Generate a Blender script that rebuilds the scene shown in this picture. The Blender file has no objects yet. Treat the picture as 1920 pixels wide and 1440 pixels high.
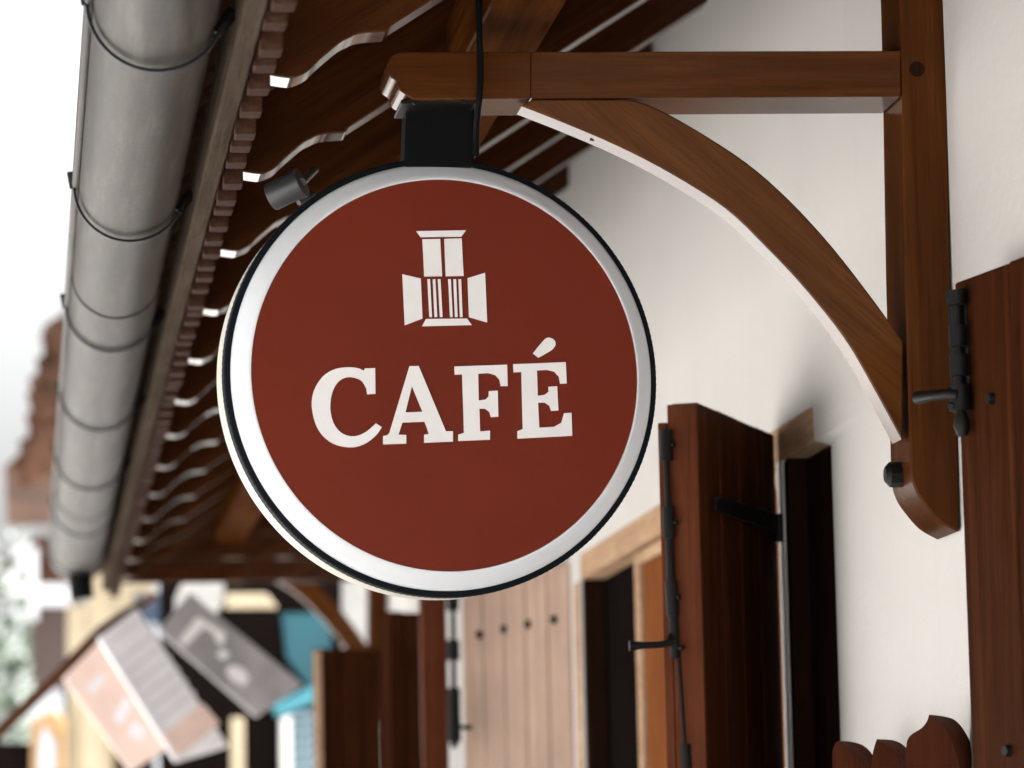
import bpy, bmesh, math, random
from mathutils import Vector, Matrix
random.seed(7)
S = bpy.context.scene
COL = S.collection

# ------------------------------------------------------------------ camera
F = 7500.0                      # focal length in pixels of a 1920 wide picture
VPX, VPY, LEAN = 45.0, 1710.0, -0.022
EYE = Vector((0, 0, 1.6))
dy = Vector((VPX - 960, 720 - VPY, -F)).normalized()
dz = Vector((LEAN, 1, (dy.x * LEAN + dy.y) / (-dy.z))).normalized()
dx = dy.cross(dz)
ROT = Matrix((dx, dy, dz))      # camera space -> world
cd = bpy.data.cameras.new('camera'); cam = bpy.data.objects.new('camera', cd); COL.objects.link(cam)
cd.sensor_width = 36; cd.lens = 36 * F / 1920; cd.clip_start = .05; cd.clip_end = 3000
cam.matrix_world = Matrix.Translation(EYE) @ ROT.to_4x4()
cd.dof.use_dof = True; cd.dof.focus_distance = 5.2; cd.dof.aperture_fstop = 5.6
S.camera = cam

# ------------------------------------------------------------------ sky, sun, exposure
SUN_EL, SUN_AZ = 66, 96        # azimuth measured clockwise from +Y (the street direction)
w = bpy.data.worlds.new('World'); S.world = w; w.use_nodes = True
nt = w.node_tree; nt.nodes.clear()
sky = nt.nodes.new('ShaderNodeTexSky'); sky.sky_type = 'NISHITA'; sky.sun_disc = False
sky.sun_elevation = math.radians(SUN_EL); sky.sun_rotation = math.radians(SUN_AZ)
sky.air_density = 1.0; sky.dust_density = 8.0; sky.ozone_density = 1.0
hs = nt.nodes.new('ShaderNodeHueSaturation'); hs.inputs['Saturation'].default_value = .04; hs.inputs['Value'].default_value = 1.55
bg = nt.nodes.new('ShaderNodeBackground'); bg.inputs['Strength'].default_value = .15
wo = nt.nodes.new('ShaderNodeOutputWorld')
nt.links.new(sky.outputs[0], hs.inputs['Color']); nt.links.new(hs.outputs[0], bg.inputs[0]); nt.links.new(bg.outputs[0], wo.inputs[0])
sl = bpy.data.lights.new('sun', 'SUN'); so = bpy.data.objects.new('sun', sl); COL.objects.link(so)
sl.energy = 2.8; sl.angle = math.radians(1.5); sl.color = (1, .96, .9)
az, el = math.radians(SUN_AZ), math.radians(SUN_EL)
sd = Vector((math.sin(az) * math.cos(el), math.cos(az) * math.cos(el), math.sin(el)))
so.rotation_euler = sd.to_track_quat('Z', 'Y').to_euler(); so.location = (-5, -5, 12)
S.view_settings.view_transform = 'Standard'; S.view_settings.look = 'None'
S.view_settings.gamma = 1; S.view_settings.use_curve_mapping = False
S.view_settings.exposure = 1.08

# ------------------------------------------------------------------ helpers
def ray(px, py): return (ROT @ Vector((px - 960, 720 - py, -F))).normalized()
def at(px, py, Y=None, X=None, Z=None):
    d = ray(px, py)
    t = Y / d.y if Y is not None else (X / d.x if X is not None else (Z - EYE.z) / d.z)
    return EYE + d * t
def empty(name, loc, label, cat, group=None, kind=None):
    o = bpy.data.objects.new(name, None); COL.objects.link(o); o.location = loc; o.empty_display_size = .1
    tag(o, label, cat, group, kind); return o
def tag(o, label=None, cat=None, group=None, kind=None):
    if label: o['label'] = label
    if cat: o['category'] = cat
    if group: o['group'] = group
    if kind: o['kind'] = kind
    return o
def build(name, bm, mat, parent=None, smooth=None, label=None):
    bmesh.ops.recalc_face_normals(bm, faces=bm.faces)
    me = bpy.data.meshes.new(name); bm.to_mesh(me); bm.free()
    if smooth is not None:
        me.polygons.foreach_set('use_smooth', [True] * len(me.polygons)); me.set_sharp_from_angle(angle=math.radians(smooth))
    for m in (mat if isinstance(mat, (list, tuple)) else [mat]): me.materials.append(m)
    o = bpy.data.objects.new(name, me); COL.objects.link(o)
    if parent is not None:
        o.parent = parent
        p = parent; off = Vector((0, 0, 0))
        while p is not None: off += p.location; p = p.parent
        o.location = -off if parent.type == 'EMPTY' else (0, 0, 0)
    if label: o['label'] = label
    return o
def B(): return bmesh.new()
def prism(bm, pts, vec, bevel=0, seg=1):
    """closed outline of 3D points pushed along vec"""
    vec = Vector(vec); b2 = bmesh.new()
    a = [b2.verts.new(Vector(p)) for p in pts]; c = [b2.verts.new(Vector(p) + vec) for p in pts]
    b2.faces.new(a); b2.faces.new(c[::-1]); n = len(a)
    for i in range(n): b2.faces.new((a[i], c[i], c[(i + 1) % n], a[(i + 1) % n]))
    bmesh.ops.recalc_face_normals(b2, faces=b2.faces)
    if bevel:
        es = [e for e in b2.edges if len(e.link_faces) == 2 and e.calc_face_angle(0) > math.radians(30)]
        bmesh.ops.bevel(b2, geom=es, offset=bevel, segments=seg, profile=.5, affect='EDGES', clamp_overlap=True)
    merge(bm, b2)
def merge(bm, b2):
    me = bpy.data.meshes.new('tmp'); b2.to_mesh(me); b2.free(); bm.from_mesh(me); bpy.data.meshes.remove(me)
def box(bm, lo, hi, bevel=0, seg=1, rot=None):
    x0, y0, z0 = lo; x1, y1, z1 = hi
    b2 = bmesh.new()
    prism(b2, [(x0, y0, z0), (x1, y0, z0), (x1, y0, z1), (x0, y0, z1)], (0, y1 - y0, 0), bevel, seg)
    if rot: bmesh.ops.rotate(b2, cent=((x0 + x1) / 2, (y0 + y1) / 2, (z0 + z1) / 2), matrix=rot, verts=b2.verts)
    merge(bm, b2)
def frame_of(d):
    d = Vector(d).normalized(); u = d.orthogonal().normalized(); return u, d.cross(u)
def tube(bm, path, r, n=12, cap=True):
    path = [Vector(p) for p in path]; rr = r if isinstance(r, (list, tuple)) else [r] * len(path)
    rings = []; u = None
    for i, p in enumerate(path):
        d = (path[min(i + 1, len(path) - 1)] - path[max(i - 1, 0)]).normalized()
        if u is None: u = d.orthogonal().normalized()
        else: u = (u - d * u.dot(d)).normalized()
        v = d.cross(u)
        rings.append([bm.verts.new(p + (u * math.cos(2 * math.pi * k / n) + v * math.sin(2 * math.pi * k / n)) * rr[i]) for k in range(n)])
    for a, b in zip(rings, rings[1:]):
        for k in range(n): bm.faces.new((a[k], a[(k + 1) % n], b[(k + 1) % n], b[k]))
    if cap: bm.faces.new(rings[0][::-1]); bm.faces.new(rings[-1])
def lathe(bm, c, u, v, ax, prof, n=160):
    """prof = list of (radius, distance along ax)"""
    rings = []
    for r, h in prof:
        if r <= 0: rings.append([bm.verts.new(c + ax * h)])
        else: rings.append([bm.verts.new(c + ax * h + (u * math.cos(2 * math.pi * k / n) + v * math.sin(2 * math.pi * k / n)) * r) for k in range(n)])
    for a, b in zip(rings, rings[1:]):
        for k in range(n):
            q = (k + 1) % n
            if len(a) == 1: bm.faces.new((a[0], b[q], b[k]))
            elif len(b) == 1: bm.faces.new((a[k], a[q], b[0]))
            else: bm.faces.new((a[k], a[q], b[q], b[k]))
def curve(pts, n=6):
    """smooth open curve through 2D/3D points (Catmull-Rom)"""
    P = [Vector(p) for p in pts]; out = []
    for i in range(len(P) - 1):
        p0 = P[i - 1] if i else P[0] * 2 - P[1]; p1, p2 = P[i], P[i + 1]
        p3 = P[i + 2] if i + 2 < len(P) else P[-1] * 2 - P[-2]
        for k in range(n):
            t = k / n
            out.append(.5 * ((2 * p1) + (p2 - p0) * t + (2 * p0 - 5 * p1 + 4 * p2 - p3) * t * t + (3 * p1 - p0 - 3 * p2 + p3) * t ** 3))
    out.append(P[-1]); return out

# ------------------------------------------------------------------ materials
def mat(name):
    m = bpy.data.materials.new(name); m.use_nodes = True; t = m.node_tree; b = t.nodes['Principled BSDF']; return m, t, b
def N(t, kind, **kw):
    n = t.nodes.new(kind)
    for k, v in kw.items(): setattr(n, k, v)
    return n
def ramp(t, src, stops):
    r = N(t, 'ShaderNodeValToRGB'); t.links.new(src, r.inputs[0]); e = r.color_ramp.elements
    while len(e) < len(stops): e.new(.5)
    for q, (p, c) in zip(e, stops): q.position = p; q.color = (*c, 1)
    return r.outputs[0]
def coords(t, scale=(1, 1, 1), rot=(0, 0, 0)):
    c = N(t, 'ShaderNodeTexCoord'); src = c.outputs['Object']
    if any(rot):                 # turn first, then stretch along the grain
        q = N(t, 'ShaderNodeMapping'); q.inputs['Rotation'].default_value = rot; t.links.new(src, q.inputs[0]); src = q.outputs[0]
    m = N(t, 'ShaderNodeMapping'); m.inputs['Scale'].default_value = scale
    t.links.new(src, m.inputs[0]); return m.outputs[0]
def noise(t, vec, scale, detail=4, rough=.6, dist=0):
    n = N(t, 'ShaderNodeTexNoise'); n.inputs['Scale'].default_value = scale; n.inputs['Detail'].default_value = detail
    n.inputs['Roughness'].default_value = rough; n.inputs['Distortion'].default_value = dist; t.links.new(vec, n.inputs['Vector']); return n.outputs['Fac']
def bump(t, b, h, strength, dist=.002):
    n = N(t, 'ShaderNodeBump'); n.inputs['Strength'].default_value = strength; n.inputs['Distance'].default_value = dist
    t.links.new(h, n.inputs['Height']); t.links.new(n.outputs[0], b.inputs['Normal'])
def mixc(t, a, b, f, mode='MIX'):
    n = N(t, 'ShaderNodeMix', data_type='RGBA', blend_type=mode)
    for s, v in ((n.inputs[6], a), (n.inputs[7], b)):
        if isinstance(v, tuple): s.default_value = (*v, 1)
        else: t.links.new(v, s)
    if isinstance(f, (int, float)): n.inputs[0].default_value = f
    else: t.links.new(f, n.inputs[0])
    return n.outputs[2]
def wood(name, dark, mid, light, axis='z', rough=.2, coat=.5, tilt=0, fine=1.0):
    m, t, b = mat(name)
    sc = {'x': (1.2, 26, 26), 'y': (26, 1.2, 26), 'z': (26, 26, 1.2)}[axis]
    v = coords(t, sc, (0, tilt, 0) if tilt else (0, 0, 0))
    g = noise(t, v, 1.6 * fine, 7, .65, .5)
    v2 = coords(t, tuple(s * 4 for s in sc), (0, tilt, 0) if tilt else (0, 0, 0))
    g2 = noise(t, v2, 2.2 * fine, 3, .6)
    big = noise(t, coords(t, (3, 3, 3)), 1.5, 3)
    c = ramp(t, g, [(.28, dark), (.5, mid), (.74, light)])
    c = mixc(t, c, tuple(x * .45 for x in dark), ramp(t, g2, [(.5, (0, 0, 0)), (.75, (.55, .55, .55))]))
    c = mixc(t, c, tuple(x * .7 for x in mid), ramp(t, big, [(.35, (0, 0, 0)), (.7, (.6, .6, .6))]))
    t.links.new(c, b.inputs['Base Color'])
    t.links.new(ramp(t, g, [(.2, (rough + .12,) * 3), (.8, (rough - .06,) * 3)]), b.inputs['Roughness'])
    b.inputs['Specular IOR Level'].default_value = 0
    bump(t, b, g2, .25, .0015)
    if coat > 0:                 # varnish: little shine face on, strong at a grazing angle
        gl = N(t, 'ShaderNodeBsdfGlossy'); gl.inputs['Roughness'].default_value = rough
        lw = N(t, 'ShaderNodeLayerWeight'); lw.inputs['Blend'].default_value = .5
        k = coat
        f = ramp(t, lw.outputs['Facing'], [(0, (.02 * k,) * 3), (.45, (.05 * k,) * 3), (.72, (.34 * k,) * 3), (.88, (.75 * k,) * 3), (1, (.95 * k,) * 3)])
        mx = N(t, 'ShaderNodeMixShader'); t.links.new(f, mx.inputs[0]); t.links.new(b.outputs[0], mx.inputs[1]); t.links.new(gl.outputs[0], mx.inputs[2])
        t.links.new(mx.outputs[0], t.nodes['Material Output'].inputs[0])
    return m
D0, M0, L0 = (.024, .0074, .0019), (.062, .0192, .0043), (.104, .0345, .0083)
W_x = wood('varnished_wood_along_beam', D0, M0, L0, 'x', coat=.5)
W_z = wood('varnished_wood_upright', D0, M0, L0, 'z', coat=.22)
W_arch = wood('varnished_wood_arch', (.034, .0108, .0025), (.080, .0265, .0056), (.122, .0435, .0097), 'x', tilt=math.radians(-42), coat=.62)
W_y = wood('varnished_wood_along_street', D0, M0, L0, 'y', coat=.025)
W_raf = wood('rafter_wood', (.019, .0064, .0023), (.046, .0147, .0046), (.080, .027, .0083), 'x', tilt=math.radians(33), rough=.13, coat=.85)
W_shut = wood('mahogany_shutter', (.017, .0052, .002), (.040, .0122, .0043), (.070, .0225, .0077), 'z', rough=.25, coat=.05)
W_red = wood('red_mahogany_lit_edge', (.055, .0155, .007), (.095, .028, .0125), (.13, .041, .019), 'z', coat=.2)  # light on the shutter edge is put into this redder, brighter tone
W_pink = wood('skylight_pinkish_plank', (.29, .19, .14), (.39, .265, .20), (.46, .335, .265), 'z', rough=.4, coat=.3)  # light wood, paled further to carry the sky light on its face
W_lint = wood('pale_lintel_wood', (.33, .2, .12), (.46, .30, .19), (.55, .38, .25), 'y', rough=.5, coat=0)
W_or = wood('orange_lit_door_wood', (.12, .035, .010), (.19, .06, .017), (.24, .08, .025), 'z', coat=.06)  # orange light on the door leaf is put into the wood colour
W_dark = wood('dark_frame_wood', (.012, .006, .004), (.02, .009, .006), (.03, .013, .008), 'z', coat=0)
def plain(name, col, rough=.5, metal=0, var=.15, scale=8, coat=0, bmp=0, spec=.5):
    m, t, b = mat(name); b.inputs['Specular IOR Level'].default_value = spec
    n = noise(t, coords(t), scale, 5)
    lo = tuple(x * (1 - var) for x in col); hi = tuple(min(1, x * (1 + var)) for x in col)
    t.links.new(ramp(t, n, [(.3, lo), (.7, hi)]), b.inputs['Base Color'])
    b.inputs['Roughness'].default_value = rough; b.inputs['Metallic'].default_value = metal; b.inputs['Coat Weight'].default_value = coat
    if bmp: bump(t, b, n, bmp)
    return m
def plaster(name, col):
    m, t, b = mat(name)
    v = coords(t); big = noise(t, v, 1.3, 4); fine = noise(t, v, 60, 5); tr = noise(t, coords(t, (1, 9, 1)), 2.2, 4)
    c = ramp(t, big, [(.3, tuple(x * .93 for x in col)), (.65, col)])
    c = mixc(t, c, tuple(x * .82 for x in col), ramp(t, tr, [(.6, (0, 0, 0)), (.8, (.25, .25, .25))]))
    t.links.new(c, b.inputs['Base Color']); b.inputs['Roughness'].default_value = .75
    mx = N(t, 'ShaderNodeMath', operation='ADD'); t.links.new(fine, mx.inputs[0]); t.links.new(big, mx.inputs[1])
    bump(t, b, mx.outputs[0], .25, .004)
    return m
PLA = plaster('white_plaster', (.545, .525, .505))
BLK = plain('black_iron', (.005, .005, .005), .45, 0, .3, 40, bmp=.1, spec=.14)
BLKB = plain('black_box_paint', (.0025, .003, .0032), .5, 0, .2, 30, spec=.06)
BEZ = plain('dark_bezel_rubber', (.006, .008, .010), .5, 0, .2, 40); BEZ.node_tree.nodes['Principled BSDF'].inputs['Specular IOR Level'].default_value = .02
CAN = plain('cream_sign_can', (.46, .43, .37), .5, 0, .05, 20)
WHT = plain('white_sign_rim', (.57, .59, .615), .35, 0, .03, 12, coat=.3)
WHL = plain('white_lettering', (.68, .665, .66), .45, 0, .03, 30)
RED = plain('dark_red_sign_face', (.122, .0128, .0028), .38, 0, .06, 5); RED.node_tree.nodes['Principled BSDF'].inputs['Specular IOR Level'].default_value = .16
ZIN, t, b = mat('weathered_zinc')
v = coords(t, (18, 1.2, 18)); g = noise(t, v, 2, 6, .7); g2 = noise(t, coords(t, (10, 30, 10)), 3, 4); sp = noise(t, coords(t), 90, 3)
c = ramp(t, g, [(.34, (.006, .0046, .0034)), (.52, (.024, .0188, .0138)), (.66, (.062, .054, .045))])
c = mixc(t, c, (.030, .022, .0145), ramp(t, g2, [(.45, (0, 0, 0)), (.7, (.5, .5, .5))]))
c = mixc(t, c, (.15, .135, .12), ramp(t, sp, [(.70, (0, 0, 0)), (.78, (.4, .4, .4))]))
t.links.new(c, b.inputs['Base Color']); b.inputs['Specular IOR Level'].default_value = .16; b.inputs['Roughness'].default_value = .5; bump(t, b, g2, .15, .002)
TIL, t, b = mat('terracotta_tile')
v = coords(t); g = noise(t, v, 9, 6); g2 = noise(t, v, 55, 4)
c = ramp(t, g, [(.3, (.018, .008, .0048)), (.5, (.045, .017, .009)), (.7, (.078, .033, .019))])
c = mixc(t, c, (.085, .055, .037), ramp(t, g2, [(.5, (0, 0, 0)), (.7, (.5, .5, .5))]))
t.links.new(c, b.inputs['Base Color']); b.inputs['Roughness'].default_value = .8; b.inputs['Specular IOR Level'].default_value = .1; bump(t, b, g2, .5, .004)
FASC = wood('grey_brown_fascia', (.042, .031, .023), (.07, .053, .040), (.10, .077, .059), 'y', rough=.6, coat=0)
GRD = plain('pale_paving', (.67, .652, .63), .7, 0, .12, 3, bmp=.2)
DRK = plain('shade_black', (.007, .005, .0045), .9, 0, .2, 4, spec=0)  # near black colour that stands in for shade inside openings

# ------------------------------------------------------------------ ground
bm = B(); vs = [bm.verts.new(p) for p in ((-400, -200, 0), (400, -200, 0), (400, 1200, 0), (-400, 1200, 0))]; bm.faces.new(vs)
tag(build('street', bm, GRD), kind='structure')

# ------------------------------------------------------------------ the white house with its eaves and shutters
XW = 1.196                       # street face of the wall
E0 = EYE.z
house = empty('house', (XW, 6, 0), 'white plastered cafe house with dark timber eaves and open wooden shutters', 'house')
LB, LT = E0 + .684, E0 + .738    # lintel underside and top
bm = B()
# flat wall as a grid of quads round the openings, 3 openings below the lintel
OP = [(5.94, 6.205), (6.25, 8.53), (9.75, 10.35)]
ys = [1.0, 5.56] + [5.56 + .38 * k / 14 for k in range(1, 15)] + [6.205, 6.25, 8.53, 9.75, 10.35, 13.7]
zs = [0] + [E0 - .4, E0, E0 + .25, E0 + .45, E0 + .55, E0 + .64, LB - .03, LB - .02, LB - .01, LB, LT, E0 + .80, E0 + .90, E0 + 1.1, E0 + 1.5, E0 + 2.3]
def bulge(y, z):                 # the far corner of the near pier is rounded off below the lintel
    if y > 5.941 or y < 5.56: return 0
    k = max(0, min(1, (LB + .001 - z) / .009)); k = k * k * (3 - 2 * k)
    a = (y - 5.56) / .38
    return .036 * k * (1 - math.sqrt(max(0, 1 - a ** 2.6)))
G = {}
def gv(i, j, low):
    if (i, j, low) not in G: G[i, j, low] = bm.verts.new((XW + bulge(ys[i], zs[j]), ys[i], zs[j]))
    return G[i, j, low]
for i in range(len(ys) - 1):
    for j in range(len(zs) - 1):
        yc, zc = (ys[i] + ys[i + 1]) / 2, (zs[j] + zs[j + 1]) / 2
        if any(a < yc < c for a, c in OP) and zc < LB: continue
        if OP[0][0] < yc < OP[1][1] and LB < zc < LT: continue
        lo = zc < LB; bm.faces.new((gv(i, j, lo), gv(i, j + 1, lo), gv(i + 1, j + 1, lo), gv(i + 1, j, lo)))
# reveals, 0.16 m deep
def quad(bm, *p): bm.faces.new([bm.verts.new(q) for q in p])
for y in (6.205, 6.25, 8.53, 9.75, 10.35):
    quad(bm, (XW, y, 0), (XW, y, LB), (XW + .05, y, LB), (XW + .05, y, 0))
quad(bm, (XW + .2, 1, 0), (XW + .2, 13.7, 0), (XW + .2, 13.7, .05), (XW + .2, 1, .05))
build('wall', bm, PLA, house, smooth=12)
bm = B(); box(bm, (XW + .22, 1.0, 0), (XW + .3, 13.7, E0 + 2.3)); box(bm, (XW + .002, 13.71, 0), (XW + .3, 13.9, E0 + 2.3)); build('light_leak_backing', bm, PLA, house)  # unseen backing, added so that no light leaks in from behind
bm = B(); box(bm, (XW + .0005, 5.941, LB), (XW + .2, 8.58, LT + .05), .002); build('lintel', bm, W_lint, house)
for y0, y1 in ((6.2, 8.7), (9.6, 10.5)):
    bm = B(); box(bm, (XW + .051, y0, .2), (XW + .08, y1, LB)); build('room_shade_panel', bm, DRK, house)  # thin black slab close behind the wall paints in the unlit room
bm = B()
box(bm, (XW + .032, 5.90, .3), (XW + .049, 6.173, LB - .004), .003)
build('opening_shade_sheet', bm, W_dark, house)  # dark sheet standing in for the shade of the near opening
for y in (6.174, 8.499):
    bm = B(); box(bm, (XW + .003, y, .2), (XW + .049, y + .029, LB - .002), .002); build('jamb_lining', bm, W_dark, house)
bm = B()
for k in range(8):
    y0 = 6.30 + k * .186; box(bm, (XW + .02, y0, .3), (XW + .045, y0 + .183, LB - .03), .003)
build('inner_door', bm, W_or, house, label='brown inner door leaf with orange light painted into its wood, behind the half open shutter')
bm = B()
box(bm, (XW + .012, 7.80, .3), (XW + .048, 7.85, LB - .004), .004)
box(bm, (XW + .012, 6.29, LB - .028), (XW + .048, 7.798, LB - .004), .004)
box(bm, (XW - .004, 8.545, .3), (XW + .03, 8.62, LB - .002), .003)
build('door_frame', bm, W_lint, house)

# rafters with an ogee tail, all one profile
RY = [4.82, 5.47, 6.13, 6.75, 7.37, 7.98, 8.56, 9.18, 9.8, 10.42, 11.04, 11.66, 12.28]
tail = [(503, 140), (525, 144), (547, 146), (564, 140.5), (578, 133), (594, 117), (617, 97), (639, 79), (655, 71), (667, 65), (689, 61), (726, 59)]
prof = [at(x, y, Y=RY[0]) for x, y in tail]
prof = curve(prof, 3)
p_end = prof[-1]; SLOPE = .645
rz = lambda x: p_end.z + .004 + (x - p_end.x) * SLOPE     # underside height at x
top = .15
prof = [Vector((p.x, 0, p.z)) for p in prof] + [Vector((p_end.x + .003, 0, rz(p_end.x + .003))), Vector((XW, 0, rz(XW))), Vector((XW, 0, rz(XW) + top)), Vector((prof[0].x, 0, rz(prof[0].x) + top))]
TAILX = prof[0].x
protor = None
for i, y in enumerate(RY):
    if protor is None:
        bm = B(); prism(bm, prof, (0, .062, 0), .002); protor = build('rafter', bm, W_raf, house, smooth=28); o = protor
    else:
        o = protor.copy(); COL.objects.link(o); o.parent = house
    o.location = Vector((-XW, y - 6, 0))
# boarding over the rafters
bm = B()
for k in range(9):
    x0 = TAILX - .01 + k * (XW - TAILX + .3) / 9; x1 = x0 + (XW - TAILX + .3) / 9 - .004
    pr = [(x0, 3.2, rz(x0) + top + .002), (x1, 3.2, rz(x1) + top + .002), (x1, 3.2, rz(x1) + top + .022), (x0, 3.2, rz(x0) + top + .022)]
    prism(bm, pr, (0, 9.3, 0))
build('roof_boarding', bm, W_y, house)
bm = B()
pr = [(TAILX - .12, 3.1, rz(TAILX - .12) + top + .03), (XW + .4, 3.1, rz(XW + .4) + top + .03), (XW + .4, 3.1, rz(XW + .4) + top + .06), (TAILX - .12, 3.1, rz(TAILX - .12) + top + .06)]
prism(bm, pr, (0, 9.45, 0))
y = 3.12
while y < 12.5:                  # curved tile ends showing along the eave
    xo = TAILX - .13 + random.uniform(-.012, .012); z = rz(xo) + top + .028
    path = [(xo, y + .055, z - .01), (xo + .17, y + .055, z - .01 + .17 * SLOPE)]
    tube(bm, path, [.052, .048], 10); y += .125 + random.uniform(-.004, .004)
build('roof_tiles', bm, TIL, house, smooth=40)
# purlin below the rafters
PX1 = .69; p = at(1065, 0, X=PX1); PZ = p.z
bm = B(); box(bm, (PX1 - .095, 3.2, PZ), (PX1, 12.44, PZ + .10), .003); build('purlin', bm, W_y, house)
bm = B()
for k in range(9):               # boarding that closes the end of the eaves
    z0 = E0 + 1.005 + k * .075; z1 = z0 + .072
    xa = max(TAILX + .01, p_end.x + (z1 - p_end.z - top) / SLOPE)
    if xa < XW - .05: box(bm, (xa, 12.45, z0), (XW - .002, 12.48, z1), .003)
build('gable_boarding', bm, W_raf, house)
# fascia and the row of tile nibs under it
FX, FZ = .247, E0 + .985
bm = B(); box(bm, (FX, 3.0, FZ), (FX + .026, 12.5, FZ + .078), .003); box(bm, (FX + .030, 3.0, FZ + .04), (FX + .05, 12.5, FZ + .12), .003)
build('fascia', bm, FASC, house)
y = 3.9; nib = None
while y < 12.6:
    if nib is None:
        bm = B(); box(bm, (FX + .0275, y, FZ - .006), (TAILX - .003, y + .045, FZ + .045), .0015); nib = build('eave_tile', bm, TIL, house); o = nib; y00 = y
    else:
        o = nib.copy(); COL.objects.link(o); o.parent = house
    o.location = Vector((-XW + random.uniform(-.002, .002), y - y00 - 6, random.uniform(-.006, .004)))
    y += .122 + random.uniform(-.006, .006)

# shutters (vertical planks on a rotated plane, ironwork as sub-parts)
def shutter(h, f, ztop, zbot, nplank, th, m, label, face=1, edge_mat=None, gap=.004, parent=house):
    """h, f = (x, y) of hinge and free edge; planks stand between them"""
    h = Vector((*h, 0)); f = Vector((*f, 0)); u = (f - h).normalized(); L = (f - h).length; nrm = Vector((u.y, -u.x, 0)) * face
    bm = B()
    for k in range(nplank):
        a = h + u * (L * k / nplank + gap / 2); c = h + u * (L * (k + 1) / nplank - gap / 2)
        dzp = random.uniform(-.0015, .0015)
        pts = [a + Vector((0, 0, zbot)), c + Vector((0, 0, zbot)), c + Vector((0, 0, ztop + dzp)), a + Vector((0, 0, ztop + dzp))]
        prism(bm, pts, nrm * th, .0025)
    # backing ledges so that no light shows through the joints
    q = [h + u * .004 + nrm * th * .3, f - u * .004 + nrm * th * .3]
    prism(bm, [q[0] + Vector((0, 0, zbot + .01)), q[1] + Vector((0, 0, zbot + .01)), q[1] + Vector((0, 0, ztop - .01)), q[0] + Vector((0, 0, ztop - .01))], nrm * th * .4)
    o = build('shutter', bm, m, parent, label=label)
    return o, u, nrm
def iron(name, bm, parent): return build(name, bm, BLK, parent, smooth=40)

ZS = E0 + .736
# near shutter folded back against the wall
a1 = at(1788, 530, Z=ZS); a2 = at(1920, 481, Z=ZS)
u = (a2 - a1).normalized(); far_h = a1 + u * .62
s1, u1, n1 = shutter((far_h.x, far_h.y), (a1.x, a1.y), ZS, .9, 4, .038, W_shut, 'mahogany shutter folded back flat, with a black bolt and lever', face=1)
def on(px, py, o=a1, uu=u, off=0):      # a point on the shutter's face plane, lifted by off towards the street
    nn = Vector((uu.y, -uu.x, 0)); nn = nn if nn.dot(EYE - o) > 0 else -nn
    d = ray(px, py); t = (o + nn * off - EYE).dot(nn) / d.dot(nn); return EYE + d * t
bm = B()
tube(bm, [on(1793, 545, off=.012), on(1803, 815, off=.012)], .0065, 12)
for y0, y1, r in ((545, 572, .0125), (610, 650, .011), (665, 705, .0115), (722, 770, .0135)):
    tube(bm, [on(1793 + (y0 - 545) * .037, y0, off=.014), on(1793 + (y1 - 545) * .037, y1, off=.014)], r, 14)
tube(bm, [on(1803, 775, off=.012), on(1804, 800, off=.012), on(1805, 818, off=.012)], [.007, .0105, .006], 14)
pl = [on(1782, 548, off=.001), on(1812, 542, off=.001), on(1822, 770, off=.001), on(1792, 775, off=.001)]
prism(bm, pl, (-.004, 0, 0), .001)
iron('bolt', bm, s1)
bm = B()
tube(bm, [on(1797, 741, off=.02), on(1780, 738, off=.028), on(1745, 742, off=.034), on(1722, 746, off=.034)], [.007, .006, .0065, .0085], 12)
tube(bm, [on(1786, 755, off=.02), on(1782, 762, off=.03)], .004, 8)
iron('lever', bm, s1)
for px, py in ((1861, 748), (1893, 1408)):
    bm = B(); c = on(px, py); tube(bm, [c + Vector((.002, 0, 0)), c + Vector((-.007, -.003, 0))], [.0085, .006], 10); iron('nail_head', bm, s1)

# middle shutter, standing out from the wall
h2 = at(1452, 815, X=XW - .004); f2 = at(1308, 752, Z=h2.z)
s2, u2, n2 = shutter((h2.x, h2.y), (f2.x, f2.y), h2.z, .9, 4, .042, W_shut, 'dark shutter standing half open with a strap hinge', face=1)
nn = n2
def on2(px, py, off=0):
    m_ = Vector((-u2.y, u2.x, 0)); m_ = m_ if m_.dot(EYE - f2) > 0 else -m_
    d = ray(px, py); t_ = (f2 + m_ * off - EYE).dot(m_) / d.dot(m_); return EYE + d * t_
bm = B()
e = f2 + u2 * .0045
prism(bm, [e + Vector((0, 0, .9 - h2.z)), e + n2 * .045 + Vector((0, 0, .9 - h2.z)), e + n2 * .045 + Vector((0, 0, -.004)), e + Vector((0, 0, -.004))], u2 * .004, .001)
e2 = f2 + n2 * .046 + u2 * -.004
prism(bm, [e2 + Vector((0, 0, .9 - h2.z)), e2 + n2 * .014 + Vector((0, 0, .9 - h2.z)), e2 + n2 * .014 + Vector((0, 0, -.03)), e2 + Vector((0, 0, -.03))], u2 * .012, .001)
build('edge_strip', bm, W_red, s2)
bm = B()
st = [on2(1336, 935, .001), on2(1348, 932, .001), on2(1452, 965, .001), on2(1452, 1000, .001), on2(1344, 960, .001), on2(1336, 956, .001)]
prism(bm, st, Vector((-u2.y, u2.x, 0)) * (-.006 if Vector((-u2.y, u2.x, 0)).dot(EYE - f2) < 0 else .006), .001)
c = on2(1462, 990, .008); tube(bm, [c + Vector((0, 0, .022)), c + Vector((0, 0, -.022))], .012, 14)
st = [on2(1452, 970, .004), on2(1476, 970, .004), on2(1476, 1004, .004), on2(1452, 1000, .004)]
prism(bm, st, (0.01, .01, 0))
iron('strap_hinge', bm, s2)
def vrod(bm, px0, y0, px1, y1, r, Y, n=12): tube(bm, [at(px0, y0, Y=Y), at(px1, y1, Y=Y)], r, n)
YB = f2.y + .005
bm = B()
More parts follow.
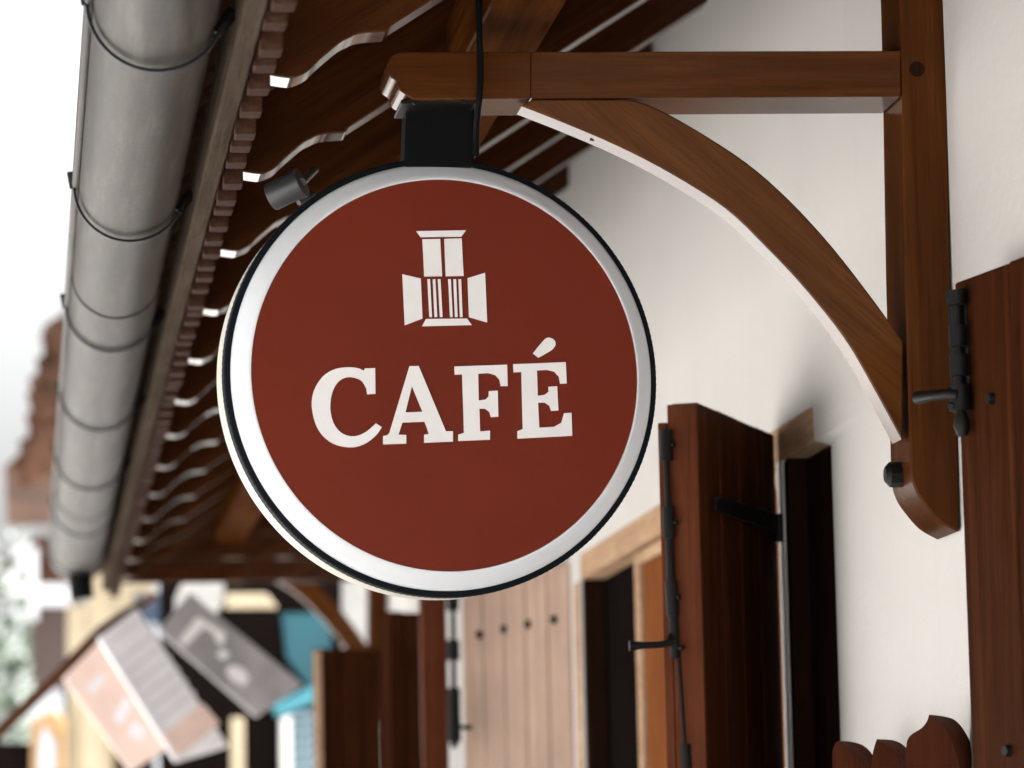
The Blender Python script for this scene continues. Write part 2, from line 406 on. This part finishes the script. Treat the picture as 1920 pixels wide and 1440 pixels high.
vrod(bm, 1249, 806, 1250, 864, .0098, YB); vrod(bm, 1249, 864, 1253, 950, .0045, YB); vrod(bm, 1253, 950, 1255, 1010, .0092, YB)
vrod(bm, 1255, 1010, 1258, 1090, .0062, YB); vrod(bm, 1258, 1090, 1262, 1155, .0094, YB); vrod(bm, 1262, 1155, 1266, 1235, .0072, YB)
vrod(bm, 1272, 1235, 1284, 1396, .0028, YB); vrod(bm, 1285, 1396, 1288, 1445, .008, YB)
for px, py in ((1251, 835), (1256, 980), (1261, 1120), (1267, 1215)):
    a = at(px, py, Y=YB); tube(bm, [a, a - n2 * .012 + u2 * .004], .004, 8)
iron('bolt', bm, s2)
bm = B()
tube(bm, [at(1262, 1190, Y=YB), at(1254, 1206, Y=YB - .01), at(1236, 1209, Y=YB - .015), at(1205, 1210, Y=YB - .02), at(1180, 1211, Y=YB - .02)], [.006, .0055, .005, .0055, .008], 12)
iron('lever', bm, s2)

# third shutter, sky light painted into its pale face towards the street
h3 = at(1066, 1060, X=XW - .004); zt3 = E0 + .736
f3x = (850 - VPX) / F * 9.2
s3, u3, n3 = shutter((h3.x, h3.y), (at(866, 1200, Y=9.15).x, 9.15), zt3, .9, 5, .04, W_pink, 'pinkish light wood plank shutter with painted-in sky light, opened wide, with a row of nails', face=1)
o3 = Vector((h3.x, h3.y, zt3))
m3 = Vector((u3.y, -u3.x, 0)); m3 = m3 if m3.dot(EYE - o3) > 0 else -m3
def on3(px, py, off=0):
    d = ray(px, py); return EYE + d * ((o3 + m3 * off - EYE).dot(m3) / d.dot(m3))
for k, (px, py) in enumerate(((900, 1190), (946, 1180), (991, 1171), (1040, 1162))):
    bm = B(); c = on3(px, py); tube(bm, [c - m3 * .002, c + m3 * .008], [.012, .008], 10); iron('nail_head', bm, s3)
bm = B()
YB3 = 9.05
for y0, y1, r in ((1112, 1145, .014), (1145, 1200, .006), (1200, 1238, .015), (1238, 1290, .006), (1290, 1345, .015), (1345, 1392, .016), (1392, 1402, .008)):
    vrod(bm, 849 + (y0 - 1112) * .01, y0, 849 + (y1 - 1112) * .01, y1, r, YB3)
iron('bolt', bm, s3)
bm = B(); tube(bm, [at(853, 1363, Y=YB3), at(868, 1364, Y=YB3 - .02), at(884, 1364, Y=YB3 - .02)], [.006, .005, .007], 10); iron('lever', bm, s3)
bm = B()
pts = [at(788, 1098, Y=9.17), at(836, 1095, Y=9.17)]
box(bm, (pts[0].x, 9.17, .9), (pts[1].x, 9.22, pts[0].z), .004); build('edge_strip', bm, W_red, s3)

# two more shutters farther along
def flat_shutter(x0, x1, ytop, Y, n, m, label, dy_=.0):
    a = at(x0, ytop, Y=Y); c = at(x1, ytop, Y=Y + dy_)
    return shutter((c.x, Y + dy_), (a.x, Y), a.z, .9, n, .04, m, label, face=1)
s4, _, _ = flat_shutter(728, 790, 1147, 9.8, 2, W_shut, 'very dark shutter beside the pale one', .05)
s5, _, _ = flat_shutter(594, 716, 1216, 11.15, 3, W_shut, 'dark red brown shutter below the farther wooden bracket', .06)
bm = B(); a = at(590, 1216, Y=11.1); box(bm, (a.x, 11.1, .9), (a.x + .018, 11.148, a.z - .005), .003); build('edge_strip', bm, W_lint, s5)

# ------------------------------------------------------------------ wooden brackets
BY, BT = 5.0, .112
def pl5(pts): return [at(x, y, Y=BY) for x, y in pts]
bk = empty('wooden_bracket', at(1735, 990, Y=BY), 'large varnished wooden bracket with curved brace, carrying the round red sign', 'bracket', 'curved wooden brackets along the wall')
bm = B()
end = curve([(752, 97), (735, 104), (727, 122), (730, 142), (742, 152), (748, 168), (762, 178), (776, 186)], 4)
prism(bm, pl5([(995, 97)] + [tuple(p) for p in end] + [(995, 184.5)]), (0, BT, 0), .0012)
prism(bm, pl5([(995.6, 97), (995.6, 184.5), (1689, 181), (1689, 95)]), (0, BT, 0), .0012)
build('beam', bm, W_x, bk, smooth=30)
low = curve([(976, 198), (1060, 231), (1160, 274), (1260, 326), (1360, 390), (1435, 461), (1510, 541), (1585, 636), (1640, 730), (1692, 826)], 4)
upp = curve([(1693, 640), (1640, 565), (1560, 462), (1480, 375), (1400, 305), (1300, 240), (1225, 200), (1180, 186)], 4)
bm = B(); prism(bm, pl5([tuple(p) for p in low] + [tuple(p) for p in upp] + [(1000, 186)]), (0, .056, 0), .002)
build('brace', bm, W_arch, bk, smooth=30)
bm = B()
bot = curve([(1706, 832), (1708, 888), (1717, 920), (1734, 946), (1762, 977), (1799, 998)], 4)
prism(bm, pl5([(1686, -60)] + [(1690, 96), (1697, 500)] + [tuple(p) for p in bot] + [(1796, 817), (1782, 540), (1774, -60)]), (0, BT + .006, 0), .0025)
build('post', bm, W_z, bk, smooth=30)
for px, py, Y_, d in ((1676, 890, BY + .06, (-.014, -.004, 0)), (1719, 130, BY, (0, -.004, 0))):
    bm = B(); c = at(px, py, Y=Y_)
    if d[1] == -.004 and d[0] < 0: tube(bm, [c + Vector((.03, 0, 0)), c + Vector((-.006, 0, 0)), c + Vector((-.012, 0, 0))], [.0165, .0165, .010], 8)
    else: tube(bm, [c + Vector((0, .004, 0)), c + Vector((0, -.002, 0))], .010, 14)
    build('bolt', bm, BLK if d[0] < 0 else W_dark, bk, smooth=40)
c = at(1112, 262, Y=BY + .028)
bm = B(); tube(bm, [c + Vector((0, 0, .006)), c + Vector((-.0015, 0, -.001))], .003, 10); build('screw', bm, BLK, bk)
# second bracket of the same kind, farther along and mounted a little higher
SC = .995; Y2 = 13.1
def copy_tree(src, label, off):
    r = src.copy(); COL.objects.link(r); r.location = src.location + off; r['label'] = label
    for ch in list(src.children):
        q = ch.copy(); COL.objects.link(q); q.parent = r
    return r
bk2 = copy_tree(bk, 'curved wooden bracket beyond the sign, above the dark shutter', Vector((0, Y2 - BY, .135)))

# ------------------------------------------------------------------ the round sign
SY = 5.06
sc_c = at(837.5, 701.5, Y=SY)
yaw = math.radians(6.5)
su = Vector((math.cos(yaw), math.sin(yaw), 0)); sn = Vector((math.sin(yaw), -math.cos(yaw), 0)); sv = Vector((0, 0, 1))   # sn faces the viewer
def sp_(px, py, off=0):
    d = ray(px, py); return EYE + d * ((sc_c + sn * off - EYE).dot(sn) / d.dot(sn))
M = (sp_(1230, 703) - sp_(440, 703)).length / 790        # metres per picture pixel on the sign
sign = empty('hanging_sign', sc_c, 'round dark red cafe sign with white rim and lettering, hanging under the wooden beam', 'sign')
Rw, Rr, Rb = 396 * M, 363.5 * M, 406 * M
bm = B(); lathe(bm, sc_c, su, sv, sn, [(0, -.094), (Rb - .004, -.094), (Rb - .001, -.090), (Rb - .001, -.043), (0, -.043)]); build('sign_can', bm, CAN, sign, smooth=30)
bm = B(); lathe(bm, sc_c, su, sv, sn, [(Rb - .003, -.0425), (Rb + .0003, -.041), (Rb + .0003, -.0225), (Rb - .001, -.0205), (Rw + .0012, -.0195), (Rw, -.0205), (Rw, -.030), (Rw - .004, -.0415), (Rb - .003, -.0425)])
nb = 220                         # fine ribs of the rubber edge
for k in range(nb):
    a = 2 * math.pi * k / nb
    dr = su * math.cos(a) + sv * math.sin(a); tg = sv * math.cos(a) - su * math.sin(a)
    p = sc_c + dr * (Rb + .0004)
    p = p - sn * .023
    prism(bm, [p + tg * -.0018, p + tg * .0018, p + tg * .0018 + dr * .0003, p + tg * -.0018 + dr * .0003], sn * -.017)
build('bezel', bm, BEZ, sign, smooth=30)
bm = B(); lathe(bm, sc_c, su, sv, sn, [(Rw - .0003, -.030), (Rw - .0003, -.0195), (Rw - .0015, -.0172), (Rw - .006, -.0125), (Rw - .013, -.0075), (Rr + .005, -.0030), (Rr + .0015, -.0014), (Rr + .0003, -.0010), (Rr - .001, -.0013), (Rr - .0012, -.006)])
build('white_rim', bm, WHT, sign, smooth=60)
bm = B(); lathe(bm, sc_c, su, sv, sn, [(Rr - .0015, -.008), (Rr - .0015, -.0022), (0, -.0022)]); build('sign_face', bm, RED, sign, smooth=30)
def L5(pts): return [(560 + x / 3.4286, 600 + y / 3.4286) for x, y in pts]
def letter(bm, pts, hole=None):
    t3 = [sp_(x, y, -.0019) for x, y in pts]
    if hole:                     # bridge outline to hole so that one face covers the letter
        h3_ = [sp_(x, y, -.0019) for x, y in hole]
        t3 = t3 + [t3[0]] + h3_ + [h3_[0]]
    prism(bm, t3, sn * .0016)
C_ = [(425, 312), (490, 310), (492, 475), (440, 478)] + [tuple(p) for p in curve([(434, 440), (405, 393), (355, 371), (300, 371), (250, 402), (217, 460), (203, 530), (205, 600), (225, 668), (265, 720), (320, 746), (380, 744), (440, 714), (495, 665)], 3)] + \
     [tuple(p) for p in curve([(533, 690), (500, 738), (440, 788), (370, 816), (300, 817), (220, 795), (150, 740), (105, 660), (84, 560), (90, 480), (120, 410), (170, 350), (240, 314), (320, 304), (380, 311), (420, 328)], 3)]
A_out = [(727, 297), (770, 296), (945, 716), (990, 716), (990, 782), (806, 790), (806, 738), (836, 734), (822, 690), (808, 654), (665, 660), (640, 738), (690, 740), (690, 795), (542, 800), (542, 746), (566, 742), (582, 728), (712, 297)]
A_hole = [(727, 425), (685, 595), (795, 590)]
F_ = [(1000, 300), (1338, 288), (1342, 425), (1298, 426), (1290, 385), (1265, 356), (1220, 342), (1153, 346), (1156, 518), (1200, 512), (1220, 492), (1222, 458), (1278, 455), (1282, 622), (1235, 625), (1226, 592), (1197, 570), (1160, 570), (1165, 717), (1228, 712), (1228, 770), (1025, 778), (1025, 738), (1062, 726), (1050, 350), (1002, 352)]
E_ = [(1378, 285), (1715, 272), (1722, 408), (1680, 410), (1672, 366), (1642, 332), (1595, 321), (1530, 325), (1535, 488), (1580, 482), (1605, 462), (1605, 430), (1660, 427), (1668, 582), (1622, 585), (1611, 552), (1580, 531), (1537, 532), (1545, 693), (1640, 688), (1688, 660), (1705, 600), (1752, 597), (1757, 745), (1405, 763), (1405, 715), (1440, 702), (1430, 335), (1380, 337)]
AC = [tuple(p) for p in curve([(1505, 215), (1545, 165), (1585, 121), (1612, 115), (1640, 129), (1650, 158), (1630, 190), (1585, 218), (1540, 243)], 3)]
def zoomed(pts): return L5(pts)
def A_faces(bm):                 # the A with its counter: left half and right half
    left = [(712, 297), (741, 297), (727, 425), (685, 595), (740, 593), (740, 657), (665, 660), (640, 738), (690, 740), (690, 795), (542, 800), (542, 746), (566, 742), (582, 728)]
    right = [(741, 297), (770, 296), (945, 716), (990, 716), (990, 782), (806, 790), (806, 738), (836, 734), (822, 690), (808, 654), (740, 657), (740, 593), (795, 590), (727, 425)]
    letter(bm, zoomed(left)); letter(bm, zoomed(right))
for nm, pts in (('letter', C_), ('letter', None), ('letter', F_), ('letter', E_)):
    bm = B()
    if pts is None: A_faces(bm)
    else: letter(bm, zoomed(pts))
    if pts is E_: letter(bm, zoomed(AC))
    build('letter', bm, WHL, sign)
def Z4(pts): return [(700 + x / 5.54, 380 + y / 5.54) for x, y in pts]
bm = B()
for q in ([(445, 298), (960, 288), (912, 355), (490, 360)], [(508, 382), (692, 378), (712, 765), (528, 768)], [(735, 378), (915, 372), (935, 762), (750, 765)],
          [(300, 745), (490, 790), (508, 1205), (325, 1275)], [(978, 785), (1158, 730), (1180, 1245), (992, 1190)], [(545, 1210), (970, 1205), (1020, 1272), (505, 1285)]):
    letter(bm, Z4(q))
for a, c in ((560, 580), (615, 634), (668, 690), (776, 795), (830, 846), (882, 898)): letter(bm, Z4([(a, 797), (a + 27, 796), (c + 27, 1188), (c, 1190)]))
build('window_emblem', bm, WHL, sign)
bm = B()
q = [at(x, y, Y=BY + .068) for x, y in ((762, 188), (890, 187), (889, 312), (758, 312))]
prism(bm, q, (0, .06, 0), .003); build('mounting_box', bm, BLKB, sign)
bm = B()
q = [at(x, y, Y=BY + .012) for x, y in ((752, 186.5), (893, 185.5), (893, 193), (752, 194))]
prism(bm, q, (0, .1, 0), .001)
for px in (778, 868):
    c = at(px, 191, Y=BY + .012); tube(bm, [c + Vector((0, .002, 0)), c + Vector((0, -.004, 0))], .004, 8)
build('mounting_plate', bm, BLK, sign)

# cable
bm = B()
tube(bm, curve([at(897, -40, Y=4.985), at(899, 60, Y=4.983), at(901, 120, Y=4.985), at(899, 180, Y=4.985), at(896, 205, Y=4.99), at(893, 240, Y=5.0), at(893, 290, Y=5.03)], 4), .0042, 10)
tag(build('power_cable', bm, BLKB, smooth=60), 'black power cable running down the beam to the round sign', 'cable')

# spotlight under the eave
spt = empty('spotlight', at(540, 362, Y=5.33), 'small grey cylindrical spotlight under the eave behind the red sign', 'lamp')
GREY = plain('grey_metal', (.032, .034, .036), .4, .2, .08, 20)
bm = B()
a, c = at(508, 370, Y=5.35), at(566, 342, Y=5.33)
tube(bm, [a, a.lerp(c, .05), a.lerp(c, .75), a.lerp(c, .76), c], [.0185, .0195, .0195, .021, .021], 24); build('lamp_body', bm, GREY, spt, smooth=40)
bm = B(); tube(bm, [at(560, 380, Y=5.35), at(588, 364, Y=5.37)], .004, 10); tube(bm, [c, at(590, 318, Y=5.46)], .006, 10); build('lamp_arm', bm, GREY, spt, smooth=40)

# ------------------------------------------------------------------ gutter
GH = 1.03; gc = Vector((GH * 202 / 1360, 0, E0 + GH)); gr = GH * 98 / 1360
# centre axis checked against the second hook at picture (247, 350)
ch = at(247, 350, Y=5.68); gc.x, gc.z = ch.x, ch.z; gr = (at(345, 350, Y=5.68) - at(148, 350, Y=5.68)).length / 2; gc.x -= gr * .04; gr *= .96
GY0, GY1 = 3.0, 11.7
gut = empty('roof_gutter', (gc.x, 7, gc.z - gr), 'weathered grey half round gutter running along the tiled eave', 'gutter')
def half_ring(y, r, a0=180, a1=362, n=28): return [Vector((gc.x + r * math.cos(math.radians(a0 + (a1 - a0) * k / n)), y, gc.z + r * math.sin(math.radians(a0 + (a1 - a0) * k / n)))) for k in range(n + 1)]
bm = B()
def shell(bm, y0, y1, ro, ri, ny=1):
    rings = []
    for k in range(ny + 1):
        y = y0 + (y1 - y0) * k / ny
        rings.append([bm.verts.new(p) for p in half_ring(y, ro) + half_ring(y, ri)[::-1]])
    n = len(rings[0])
    for a, c in zip(rings, rings[1:]):
        for k in range(n): bm.faces.new((a[k], a[(k + 1) % n], c[(k + 1) % n], c[k]))
    bm.faces.new(rings[0]); bm.faces.new(rings[-1][::-1])
shell(bm, GY0, 6.53, gr, gr - .002); shell(bm, 6.48, 9.9, gr + .0022, gr - .0002); shell(bm, 9.86, GY1, gr + .0044, gr + .0022)
tube(bm, [Vector((gc.x - gr - .003, GY0, gc.z + .004)), Vector((gc.x - gr - .003, GY1, gc.z + .004))], .0075, 12)
prism(bm, half_ring(GY1 - .004, gr + .002), (0, .004, 0))
build('trough', bm, ZIN, gut, smooth=40)
hook = None
for y in (4.50, 5.68, 6.83, 7.98, 9.12, 10.25, 11.4):
    if hook is None:
        bm = B()
        outer = half_ring(4.5, gr + .0085, 178, 335); inner = half_ring(4.5, gr + .0048, 178, 335)
        prism(bm, outer + inner[::-1], (0, .016, 0))
        e = outer[-1]
        tube(bm, [e + Vector((-.004, .008, 0)), e + Vector((.012, .008, .022)), Vector((FX - .002, 4.508, e.z + .028))], [.006, .008, .007], 8)
        tube(bm, [outer[0] + Vector((0, .008, -.004)), outer[0] + Vector((-.004, .008, .02))], .005, 8)
        hook = build('gutter_hook', bm, BLK, gut, smooth=40); o = hook
    else:
        o = hook.copy(); COL.objects.link(o); o.parent = gut
    o.location = Vector((-gut.location.x, -gut.location.y + (y - 4.5), -gut.location.z))
bm = B(); c = Vector((gc.x + .01, 11.45, gc.z - gr))
tube(bm, [c + Vector((0, 0, .02)), c + Vector((0, 0, -.04)), c + Vector((.004, 0, -.075))], .034, 16); build('outlet_pipe', bm, BLKB, gut, smooth=40)

# ------------------------------------------------------------------ carved boards low on the right
W_carv = wood('carved_brown_wood', (.035, .010, .005), (.062, .018, .009), (.09, .03, .015), 'z', coat=.04)
rail = empty('carved_bench_back', at(1700, 1440, Y=4.9), 'reddish carved wooden boards with curved pointed tops beside the near shutter', 'carved rail')
def carved(Y, pts, ridge, th, m):
    bm = B()
    front = [at(x, y, Y=Y) for x, y in pts]; b2 = bmesh.new()
    fv = [b2.verts.new(p) for p in front]; b2.faces.new(fv)
    # side: the right hand part of the outline swept back to the ridge line
    bv = [b2.verts.new(at(x, y, Y=Y + th)) for x, y in ridge]
    b2.faces.new(bv[::-1])
    n = len(fv)
    for i in range(n): b2.faces.new((fv[i], bv[i], bv[(i + 1) % n], fv[(i + 1) % n]))
    bmesh.ops.recalc_face_normals(b2, faces=b2.faces); merge(bm, b2)
    build('carved_board', bm, m, rail, smooth=30)
def tooth(Y, left, peak, front_right, back_right, th, m):
    # left = rising edge up to the peak, front_right = front arris falling to the right, back_right = outer curve
    L_ = curve(left + [peak], 4); Rf = curve([peak] + front_right, 4); Rb_ = curve([peak] + back_right, 4)
    base = 3200
    pts = [(L_[0].x, base)] + [tuple(p) for p in L_[:-1]] + [tuple(p) for p in Rf] + [(Rf[-1].x, base)]
    rid = [(L_[0].x + 3, base)] + [(p.x + 3, p.y + 2) for p in L_[:-1]] + [tuple(p) for p in Rb_] + [(Rb_[-1].x, base)]
    carved(Y, pts, rid, th, m)
tooth(5.35, [(1561, 1440), (1561, 1410), (1566, 1394)], (1573, 1389), [(1590, 1403), (1610, 1424), (1630, 1450)], [(1598, 1391), (1622, 1400), (1640, 1422), (1648, 1452)], .05, W_carv)
tooth(5.15, [(1634, 1440), (1636, 1415), (1640, 1398)], (1644, 1386), [(1662, 1398), (1682, 1420), (1696, 1450)], [(1675, 1388), (1696, 1399), (1708, 1420), (1716, 1450)], .05, W_carv)
tooth(4.95, [(1698, 1440), (1699, 1400), (1706, 1380), (1728, 1365), (1738, 1352)], (1742, 1340), [(1758, 1352), (1774, 1370), (1790, 1405), (1802, 1450)], [(1768, 1343), (1790, 1350), (1808, 1370), (1822, 1400), (1832, 1450)], .05, W_carv)

# ------------------------------------------------------------------ tilted boards hanging farther down the street
def board(name, quad_px, Y, dY, m, label):
    t_ = empty(name, at(*quad_px[0], Y=Y), label, 'sign', 'tilted hanging boards down the street')
    q = [at(x, y, Y=Y + k) for (x, y), k in zip(quad_px, dY)]
    # make it planar
    nrm = (q[1] - q[0]).cross(q[3] - q[0]).normalized()
    if nrm.y > 0: nrm = -nrm
    q2 = q[2] - nrm * (q[2] - q[0]).dot(nrm)
    bm = B(); prism(bm, [q[0], q[1], q2, q[3]], -nrm * .016, .003)
    build('board', bm, m, t_)
    return t_, q[0], q[1] - q[0], q[3] - q[0], nrm
GSG = plain('grey_board', (.34, .325, .335), .4, 0, .3, 6, coat=.4)
PNK = plain('pink_board', (.88, .66, .57), .5, 0, .12, 6)
PALE = plain('pale_print', (.88, .86, .88), .5, 0, .06, 10)
MARK = plain('white_mark', (.9, .9, .9), .5, 0, .06, 10)
tb, o_, a_, b_, n_ = board('hanging_board', [(356, 1111), (569, 1284), (480, 1345), (299, 1184)], 12.4, (0, .07, .04, -.03), GSG, 'dark grey tilted board with white marks, hanging behind the pale board')
def mark(o, a, b, n, pts, m, par, name='printed_mark'):
    bm = B(); prism(bm, [o + a * s + b * t_ + n * .0008 for s, t_ in pts], n * .0015); build(name, bm, m, par)
mark(o_, a_, b_, n_, [(.14, .10 + .8), (.14, .28), (.36, .20), (.40, .42), (.34, .44), (.31, .34), (.22, .36), (.20, .9)], MARK, tb)
mark(o_, a_, b_, n_, [(.40, .5), (.47, .45), (.47, .62), (.41, .66)], MARK, tb)
mark(o_, a_, b_, n_, [(.52, .62), (.60, .52), (.68, .6), (.68, .78), (.6, .86), (.52, .8)], PALE, tb)
tb, o_, a_, b_, n_ = board('hanging_board', [(119, 1272), (205, 1182), (330, 1392), (246, 1448)], 12.15, (0, .06, .06, 0), PNK, 'pale pink tilted board half hidden behind the white striped board')
mark(o_, a_, b_, n_, [(.25, .55), (.6, .5), (.62, .6), (.28, .66)], PALE, tb)
mark(o_, a_, b_, n_, [(.3, .74), (.5, .7), (.56, .84), (.36, .88)], PALE, tb)
mark(o_, a_, b_, n_, [(.2, .2), (.5, .2), (.5, .28), (.2, .28)], PALE, tb)
tb, o_, a_, b_, n_ = board('hanging_board', [(184, 1196), (257, 1140), (430, 1398), (330, 1428)], 11.95, (0, .06, .06, 0), PALE, 'white striped tilted board with a pink foot, in front of the grey board')
mark(o_, a_, b_, n_, [(.06, .80), (1.09, .80), (1.17, .985), (.10, .985)], PNK, tb)
GLT = plain('grey_print', (.74, .73, .77), .5, 0, .06, 10)
mark(o_, a_, b_, n_, [(.02, .065), (.98, .065), (.98, .085), (.02, .085)], GLT, tb)
for k in range(6):
    t0 = .20 + .098 * k
    mark(o_, a_, b_, n_, [(.10, t0), (1.02 + .01 * k, t0), (1.02 + .01 * k, t0 + .03), (.10, t0 + .03)], GLT, tb)
mark(o_, a_, b_, n_, [(.06, .12), (.12, .12), (.16, .79), (.09, .79)], GLT, tb)
bm = B()
bar = [at(-30, 1400, Y=12.5), at(90, 1285, Y=12.45), at(192, 1182, Y=12.4), at(285, 1120, Y=12.6)]
tube(bm, bar, .019, 12)
tag(build('sign_pole', bm, W_x, smooth=60), 'thin brown wooden pole slanting up to the tilted boards', 'pole')

# ------------------------------------------------------------------ teal louvred door leaf and canopy farther along
TEAL = plain('teal_paint', (.006, .066, .088), .45, 0, .15, 8)
LTEAL = plain('light_teal_paint', (.04, .19, .24), .45, 0, .1, 8)
PBLU = plain('pale_blue_louvre', (.26, .37, .43), .5, 0, .08, 8)
FARW2 = plain('greyed_white_paint', (.34, .33, .32), .6)  # one even greyish white for the board and side panel
kio = empty('teal_kiosk', at(560, 1440, Y=17), 'teal painted kiosk front with pale blue louvres, beyond the grey board', 'kiosk')
bm = B(); q = [at(x, y, Y=17) for x, y in ((530, 1150), (620, 1150), (620, 1296), (575, 1282), (538, 1230))]; prism(bm, q, (0, .1, 0)); build('panel', bm, TEAL, kio)
bm = B(); q = [at(x, y, Y=16.9) for x, y in ((512, 1322), (590, 1284), (625, 1284), (625, 1310), (590, 1316), (520, 1345))]; prism(bm, q, (0, .12, 0), .006); build('canopy_edge', bm, LTEAL, kio)
bm = B()
for k in range(12):
    y = 1330 + k * 20; q = [at(x, yy, Y=16.95) for x, yy in ((548, y + 8), (620, y), (620, y + 10), (548, y + 18))]; prism(bm, q, (0, .06, 0), .003)
build('louvre', bm, PBLU, kio)
bm = B(); q = [at(x, y, Y=16.9) for x, y in ((527, 1348), (546, 1340), (548, 1600), (529, 1600))]; prism(bm, q, (0, .1, 0), .003); build('white_post', bm, WHL, kio)
bm = B(); q = [at(x, y, Y=17.2) for x, y in ((300, 1045), (640, 1045), (640, 1700), (300, 1700))]; prism(bm, q, (0, .1, 0)); build('opening_shade_back', bm, DRK, kio)  # black sheet painting in the shade of a dark opening
bm = B(); q = [at(x, y, Y=16.95) for x, y in ((330, 1120), (348, 1078), (420, 1066), (420, 1130), (398, 1160), (330, 1190))]; prism(bm, q, (0, .1, 0), .003); build('white_board', bm, FARW2, kio)
bm = B(); q = [at(x, y, Y=16.9) for x, y in ((434, 1345), (458, 1345), (460, 1640), (436, 1640))]; prism(bm, q, (0, .1, 0), .003)
CREAM = plain('cream_wall', (.42, .35, .235), .6, 0, .12, 4)
build('cream_post', bm, CREAM, kio)
bm = B(); q = [at(x, y, Y=16.9) for x, y in ((425, 1113), (500, 1113), (520, 1138), (425, 1138))]; prism(bm, q, (0, .1, 0), .003); build('cream_board', bm, CREAM, kio)

bm = B(); q = [at(x, y, Y=17.2) for x, y in ((642, 1080), (760, 1080), (760, 1700), (642, 1700))]; prism(bm, q, (0, .1, 0)); build('white_side', bm, FARW2, kio)

# ------------------------------------------------------------------ far end of the street
fh = empty('far_house', at(60, 1440, Y=40), 'distant white house with a dark shuttered window at the end of the street', 'house')
def panel(parent, name, quads, Y, th, m, bev=0):
    bm = B()
    for q in quads: prism(bm, [at(x, y, Y=Y) for x, y in q], (0, th, 0), bev)
    return build(name, bm, m, parent)
def R(x0, y0, x1, y1): return [(x0, y0), (x1, y0), (x1, y1), (x0, y1)]
FARW = plaster('far_white_wall', (.46, .48, .52))
panel(fh, 'wall', [R(-500, 1092, 132, 1800)], 40, 6, FARW)
panel(fh, 'roof', [[(-300, 1150), (-300, 1100), (0, 1052), (62, 1008), (150, 990), (150, 1093)]], 39.5, 7, TIL)
panel(fh, 'window', [R(52, 1136, 128, 1292)], 39.9, .08, plain('far_dark_shutter', (.05, .03, .025), .5))
panel(fh, 'gable_trim', [R(24, 1026, 70, 1160), R(70, 1096, 130, 1132)], 39.2, .3, WHT)
ch_ = empty('cream_house', at(220, 1440, Y=24), 'cream boarded house with a steep weathered brown tiled roof, behind the gutter', 'house')
TIL2 = plain('old_dark_tile', (.075, .038, .024), .85, 0, .6, 3.5, bmp=.5, spec=.1)
panel(ch_, 'wall', [[(165, 884), (214, 884), (214, 2400), (165, 2400)], [(216, 884), (290, 884), (290, 1130), (216, 1180)], R(128, 1136, 163, 2400)], 24, .5, CREAM)
bm = B()
ol = [(8, 876), (45, 842), (60, 775), (68, 720), (78, 672), (88, 628), (95, 600), (118, 590), (132, 572), (210, 540), (300, 700), (300, 880)]
prism(bm, [at(x, y, Y=23) for x, y in ol], (0, 3.5, 0))
for k in range(70):              # uneven tile courses along the verge
    i = random.uniform(0, 7.6); j = int(i); f_ = i - j
    px, py = ol[j][0] + (ol[j + 1][0] - ol[j][0]) * f_, ol[j][1] + (ol[j + 1][1] - ol[j][1]) * f_
    px += random.uniform(4, 60); c = at(px, py + random.uniform(4, 30), Y=23 - random.uniform(.0, .1))
    box(bm, (c.x - .048, c.y, c.z - .066), (c.x + .048, c.y + .11, c.z + .066), .012, rot=Matrix.Rotation(random.uniform(-.4, -.1), 3, 'Y'))
build('tiled_roof', bm, TIL2, ch_)
panel(ch_, 'white_front', [R(292, 1040, 340, 1500)], 23.6, .3, FARW)
panel(ch_, 'window', [R(252, 1112, 302, 1170)], 23.5, .08, plain('dark_blue_glass', (.03, .05, .08), .2))
panel(ch_, 'dark_wall', [R(120, 1290, 330, 1800)], 24.2, .3, DRK)
panel(ch_, 'column', [R(150, 1318, 200, 1800)], 23.8, .2, CREAM, .02)
ORC = plain('ochre_cloth', (.45, .28, .13), .7, 0, .3, 5)
st = empty('street_stall', at(90, 1500, Y=18), 'small ochre and white stall at the bottom left of the street', 'stall')
panel(st, 'ochre_panel', [[(58, 1352), (98, 1330), (124, 1345), (128, 1700), (58, 1700)]], 18, .3, ORC, .01)
panel(st, 'white_panel', [[(72, 1400), (82, 1360), (104, 1390), (112, 1700), (72, 1700)]], 17.9, .05, FARW)
panel(st, 'dark_counter', [R(-120, 1392, 60, 1800)], 18.1, .6, DRK)
# blossom bush at the far left
bsh = empty('flowering_bush', at(10, 1440, Y=30) , 'pale green and white flowering bush at the left edge', 'bush')
LEAF = plain('pale_green_leaf', (.08, .115, .075), .6, 0, .5, 2); BLOS = plain('white_blossom', (.40, .43, .41), .6, 0, .1, 2)
for nm, m, cnt in (('foliage', LEAF, 1500), ('blossom', BLOS, 1100)):
    bm = B(); cen = at(5, 1290, Y=30)
    for k in range(cnt):
        d = Vector((random.gauss(0, .33), random.gauss(0, .3), random.gauss(0, .5)))
        p = cen + Vector((-.12, 0, -.05)) + d; p.x = min(p.x, at(52, 1290, Y=30).x - abs(random.gauss(0, .03)))
        s = random.uniform(.03, .07); a, c = frame_of(Vector((random.gauss(0, 1), random.gauss(0, 1), random.gauss(0, 1))))
        bm.faces.new([bm.verts.new(p + a * s), bm.verts.new(p + c * s * .6), bm.verts.new(p - a * s), bm.verts.new(p - c * s * .6)])
    build(nm, bm, m, bsh)
bm = B(); tube(bm, [Vector((cen.x - .1, 30, 0)), Vector((cen.x - .12, 30, 1.6)), cen + Vector((-.1, 0, .1))], [.08, .06, .03], 8); build('trunk', bm, W_dark, bsh)
